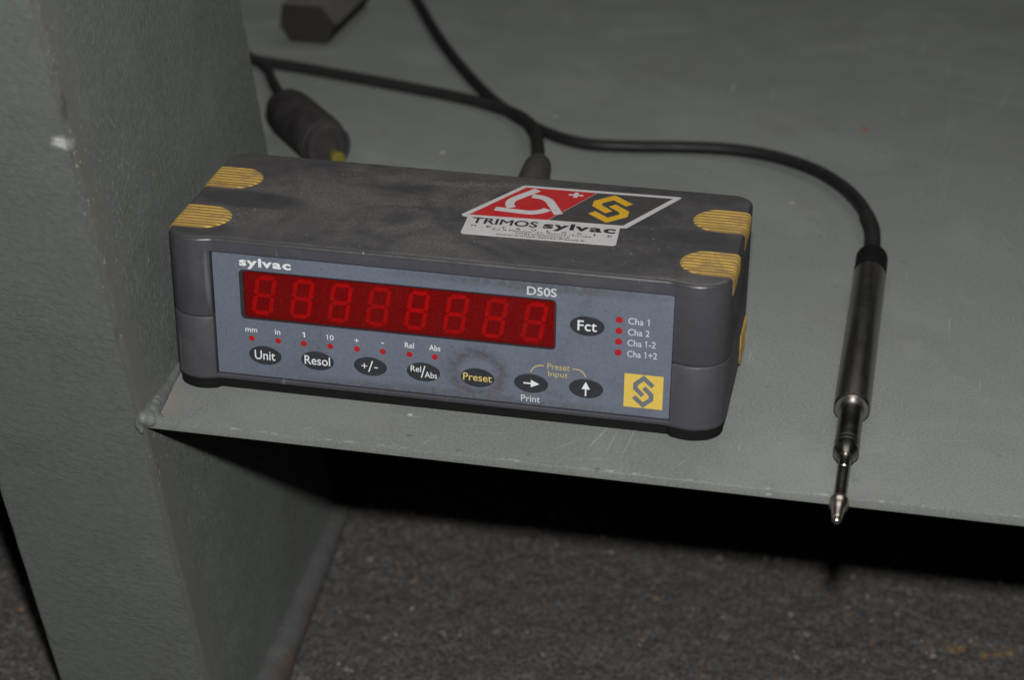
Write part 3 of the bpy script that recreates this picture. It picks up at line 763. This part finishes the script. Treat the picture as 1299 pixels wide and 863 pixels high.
for k, ch in enumerate('METROLOGIE'):
    a = 2.4+k*4.95; w = .5 if ch == 'I' else 1.5
    text(SF, ch, a-w/2+.6, a+w/2+.6, 6.2, 7.6, 'sticker_ink', stk, .16, .01)
text(SF, "Z.I. la Malnoue -21, Avenue l'Europe", 9.3, 41.8, 4.3, 6.0, 'sticker_ink', stk, .16, .0)
text(SF, '77184 EMERAINVILLE', 17.4, 35.0, 2.7, 4.0, 'sticker_ink', stk, .16, .0)
text(SF, 'www.trimos-sylvac-france.fr', 11.2, 40.6, .75, 2.35, 'sticker_ink', stk, .16, .010)

# ================================================================== the probe and its cable
prb = thing('measuring_probe', 'slim steel measuring probe with black cable, its tip over the shelf edge', 'probe', (207, 60, ZS))
A = (207.45, 138.0, -.05); B = (206.2, -52.5, -.05)
def ax(lst): return lathe(A, B, lst)
V, F = ax([(-.6, 3.0), (-.6, 5.2), (-.1, 5.75), (.5, 5.9), (15.4, 5.9)]); mk('cap', V, F, 'black_plastic', prb, 35)
V, F = ax([(15.4, 5.0), (15.4, 5.8), (15.6, 5.88), (115.5, 5.9), (117.4, 5.85), (118.4, 5.2), (118.5, 3.6)]); mk('probe_body', V, F, 'ground_steel', prb, 25)
V, F = ax([(118.0, 3.95), (140.8, 3.95), (140.9, 3.6), (141.4, 3.6), (141.5, 4.0), (143.2, 4.0), (143.3, 3.65), (143.9, 3.65), (144.0, 4.0), (146.6, 4.0), (148.3, 3.1), (150.3, 2.6), (150.4, 1.5)]); mk('stem', V, F, 'dark_steel', prb, 25)
V, F = ax([(150.0, 1.95), (157.5, 1.95), (157.6, 1.8), (158.0, 1.8), (158.1, 1.95), (176.2, 1.95)]); mk('spindle', V, F, 'dark_steel', prb, 25)
V, F = ax([(175.4, 1.9), (175.7, 2.5), (176.3, 3.0), (177.2, 3.1), (178.4, 3.0), (179.6, 2.6), (180.6, 2.1), (182.0, 1.9), (185.4, 1.6), (186.6, 1.5), (187.6, 1.1), (188.1, .5)]); mk('contact_tip', V, F, 'worn_steel', prb, 40)
c2 = [(-60, 470, -3.4), (-36, 413.1, -3.2), (-7.9, 350.3, -2.6), (19, 300.1, -2.8), (40.4, 268.7, -3.4), (62.4, 246.4, -3.6), (81.4, 236.6, -3.6), (101.6, 237.3, -3.4), (124.6, 240.6, -3.0), (144.6, 241.2, -2.6), (163.3, 236, -2.2), (180.5, 224, -1.8), (192.8, 207.3, -1.2), (200.7, 189.5, -.8), (205, 172.5, -.4), (206.9, 156, -.1), (207.4, 138, -.05)]
V, F = tube(c2, 2.6, 16, 12); mk('cable', V, F, 'cable_rubber', prb, 60)
V, F = tube([(203.6, 178.5, -.5), (205.6, 169.0, -.35), (206.7, 159, -.15), (207.4, 137.6, -.05)], [3.0, 3.05, 3.1, 3.2], 20, 8); mk('strain_relief', V, F, 'cable_rubber_dusty', prb, 50)

# ================================================================== the cable plugged into the back of the unit
sg = thing('signal_cable', 'black cable with dusty rubber boot plugged in behind the readout unit', 'cable', (80, 90, ZS))
c1 = [(-150, 322, -3.6), (-110, 311, -3.6), (-80.8, 304.6, -3.6), (-55.8, 299.2, -3.6), (-15.4, 288.6, -3.6), (15.5, 279.6, -3.5), (35.0, 270, -3.0), (50.5, 254, -.5), (62.0, 226, 5.0), (71.5, 185, 14.0), (77.5, 152, 22), (80.5, 135, 25.5)]
V, F = tube(c1, [2.6]*12, 16, 12); mk('cable', V, F, 'cable_rubber_dusty', sg, 60)
V, F = tube([(78.9, 146, 23.2), (79.6, 143.0, 24.2), (80.4, 138, 25.4), (81.5, 128, 26.6), (82.4, 116, 26.8), (83, 100, 26.0), (83.2, 86, 25.5), (83.2, 71.6, 25.5)], [2.6, 3.9, 5.0, 5.6, 6.0, 6.4, 7.2, 7.2], 22, 8); mk('boot', V, F, 'boot_rubber', sg, 50)

# ================================================================== the thick plug lying behind the unit
pl = thing('cable_plug', 'thick dark round plug lying behind the unit beside the column', 'plug', (-32, 212, ZS))
A = np.array((-45.8, 225.0, 4.7)); B = np.array((-9.6, 180.0, 4.7))
V, F = lathe(A, B, [(-9, 2.6), (-8, 5), (-5.5, 7.8), (-1, 9.7), (4, 10.5), (38, 10.6), (39, 10.3), (39.1, 9.6)], 32); mk('plug_body', V, F, 'plug_rubber', pl, 50)
V, F = lathe(A, B, [(38.8, 9.8), (41.0, 9.8), (41.2, 9.2), (42.0, 9.2), (42.2, 9.7), (46.0, 9.6), (46.8, 9.1), (46.9, 7.6), (45.4, 7.4), (45.4, 5.8), (46.2, 5.6), (46.2, 4.2), (45.1, 4.0)], 32); mk('collar', V, F, 'plug_collar', pl, 35)
off_ = np.array((2.8, 1.5, -5.2)); V, F = lathe(A+off_, B+off_, [(44.5, 3.0), (47.6, 2.9), (47.8, 2.3)], 24); mk('plug_insert', V, F, 'yellow_bit', pl, 35)
V, F = tube([(-130, 330, -3.8), (-100, 318, -3.8), (-80, 298, -3.6), (-70, 278, -2.0), (-60, 256, 1.5), (-52, 240, 3.0)], 2.2, 14, 10); mk('cable', V, F, 'cable_rubber_dusty', pl, 60)

# ================================================================== dark chamfered block at the back of the shelf
blk = thing('dark_block', 'dark chamfered metal block standing at the back of the shelf', 'block', (-75, 380, ZS))
sec = [(-81.5, 0), (-62.9, 0), (-58.2, 9.5), (-65.5, 18.5), (-85.0, 18.5), (-86.2, 9.0)]
V = []; F = []
for k, (dy, dx, gsc) in enumerate(((0, 0, .96), (1.2, 0, 1.0), (62, 2.5, 1.0), (63, 2.5, .96))):
    for x, z in sec: V.append((-73+(x+73)*gsc+dx, 342+dy, ZS+.02+9+(z-9)*gsc+ (9*(gsc-1)*-0)))
for k in range(3):
    for i in range(6): j = (i+1) % 6; F.append((k*6+i, k*6+j, k*6+6+j, k*6+6+i))
F.append(tuple(range(5, -1, -1))); F.append(tuple(range(18, 24)))
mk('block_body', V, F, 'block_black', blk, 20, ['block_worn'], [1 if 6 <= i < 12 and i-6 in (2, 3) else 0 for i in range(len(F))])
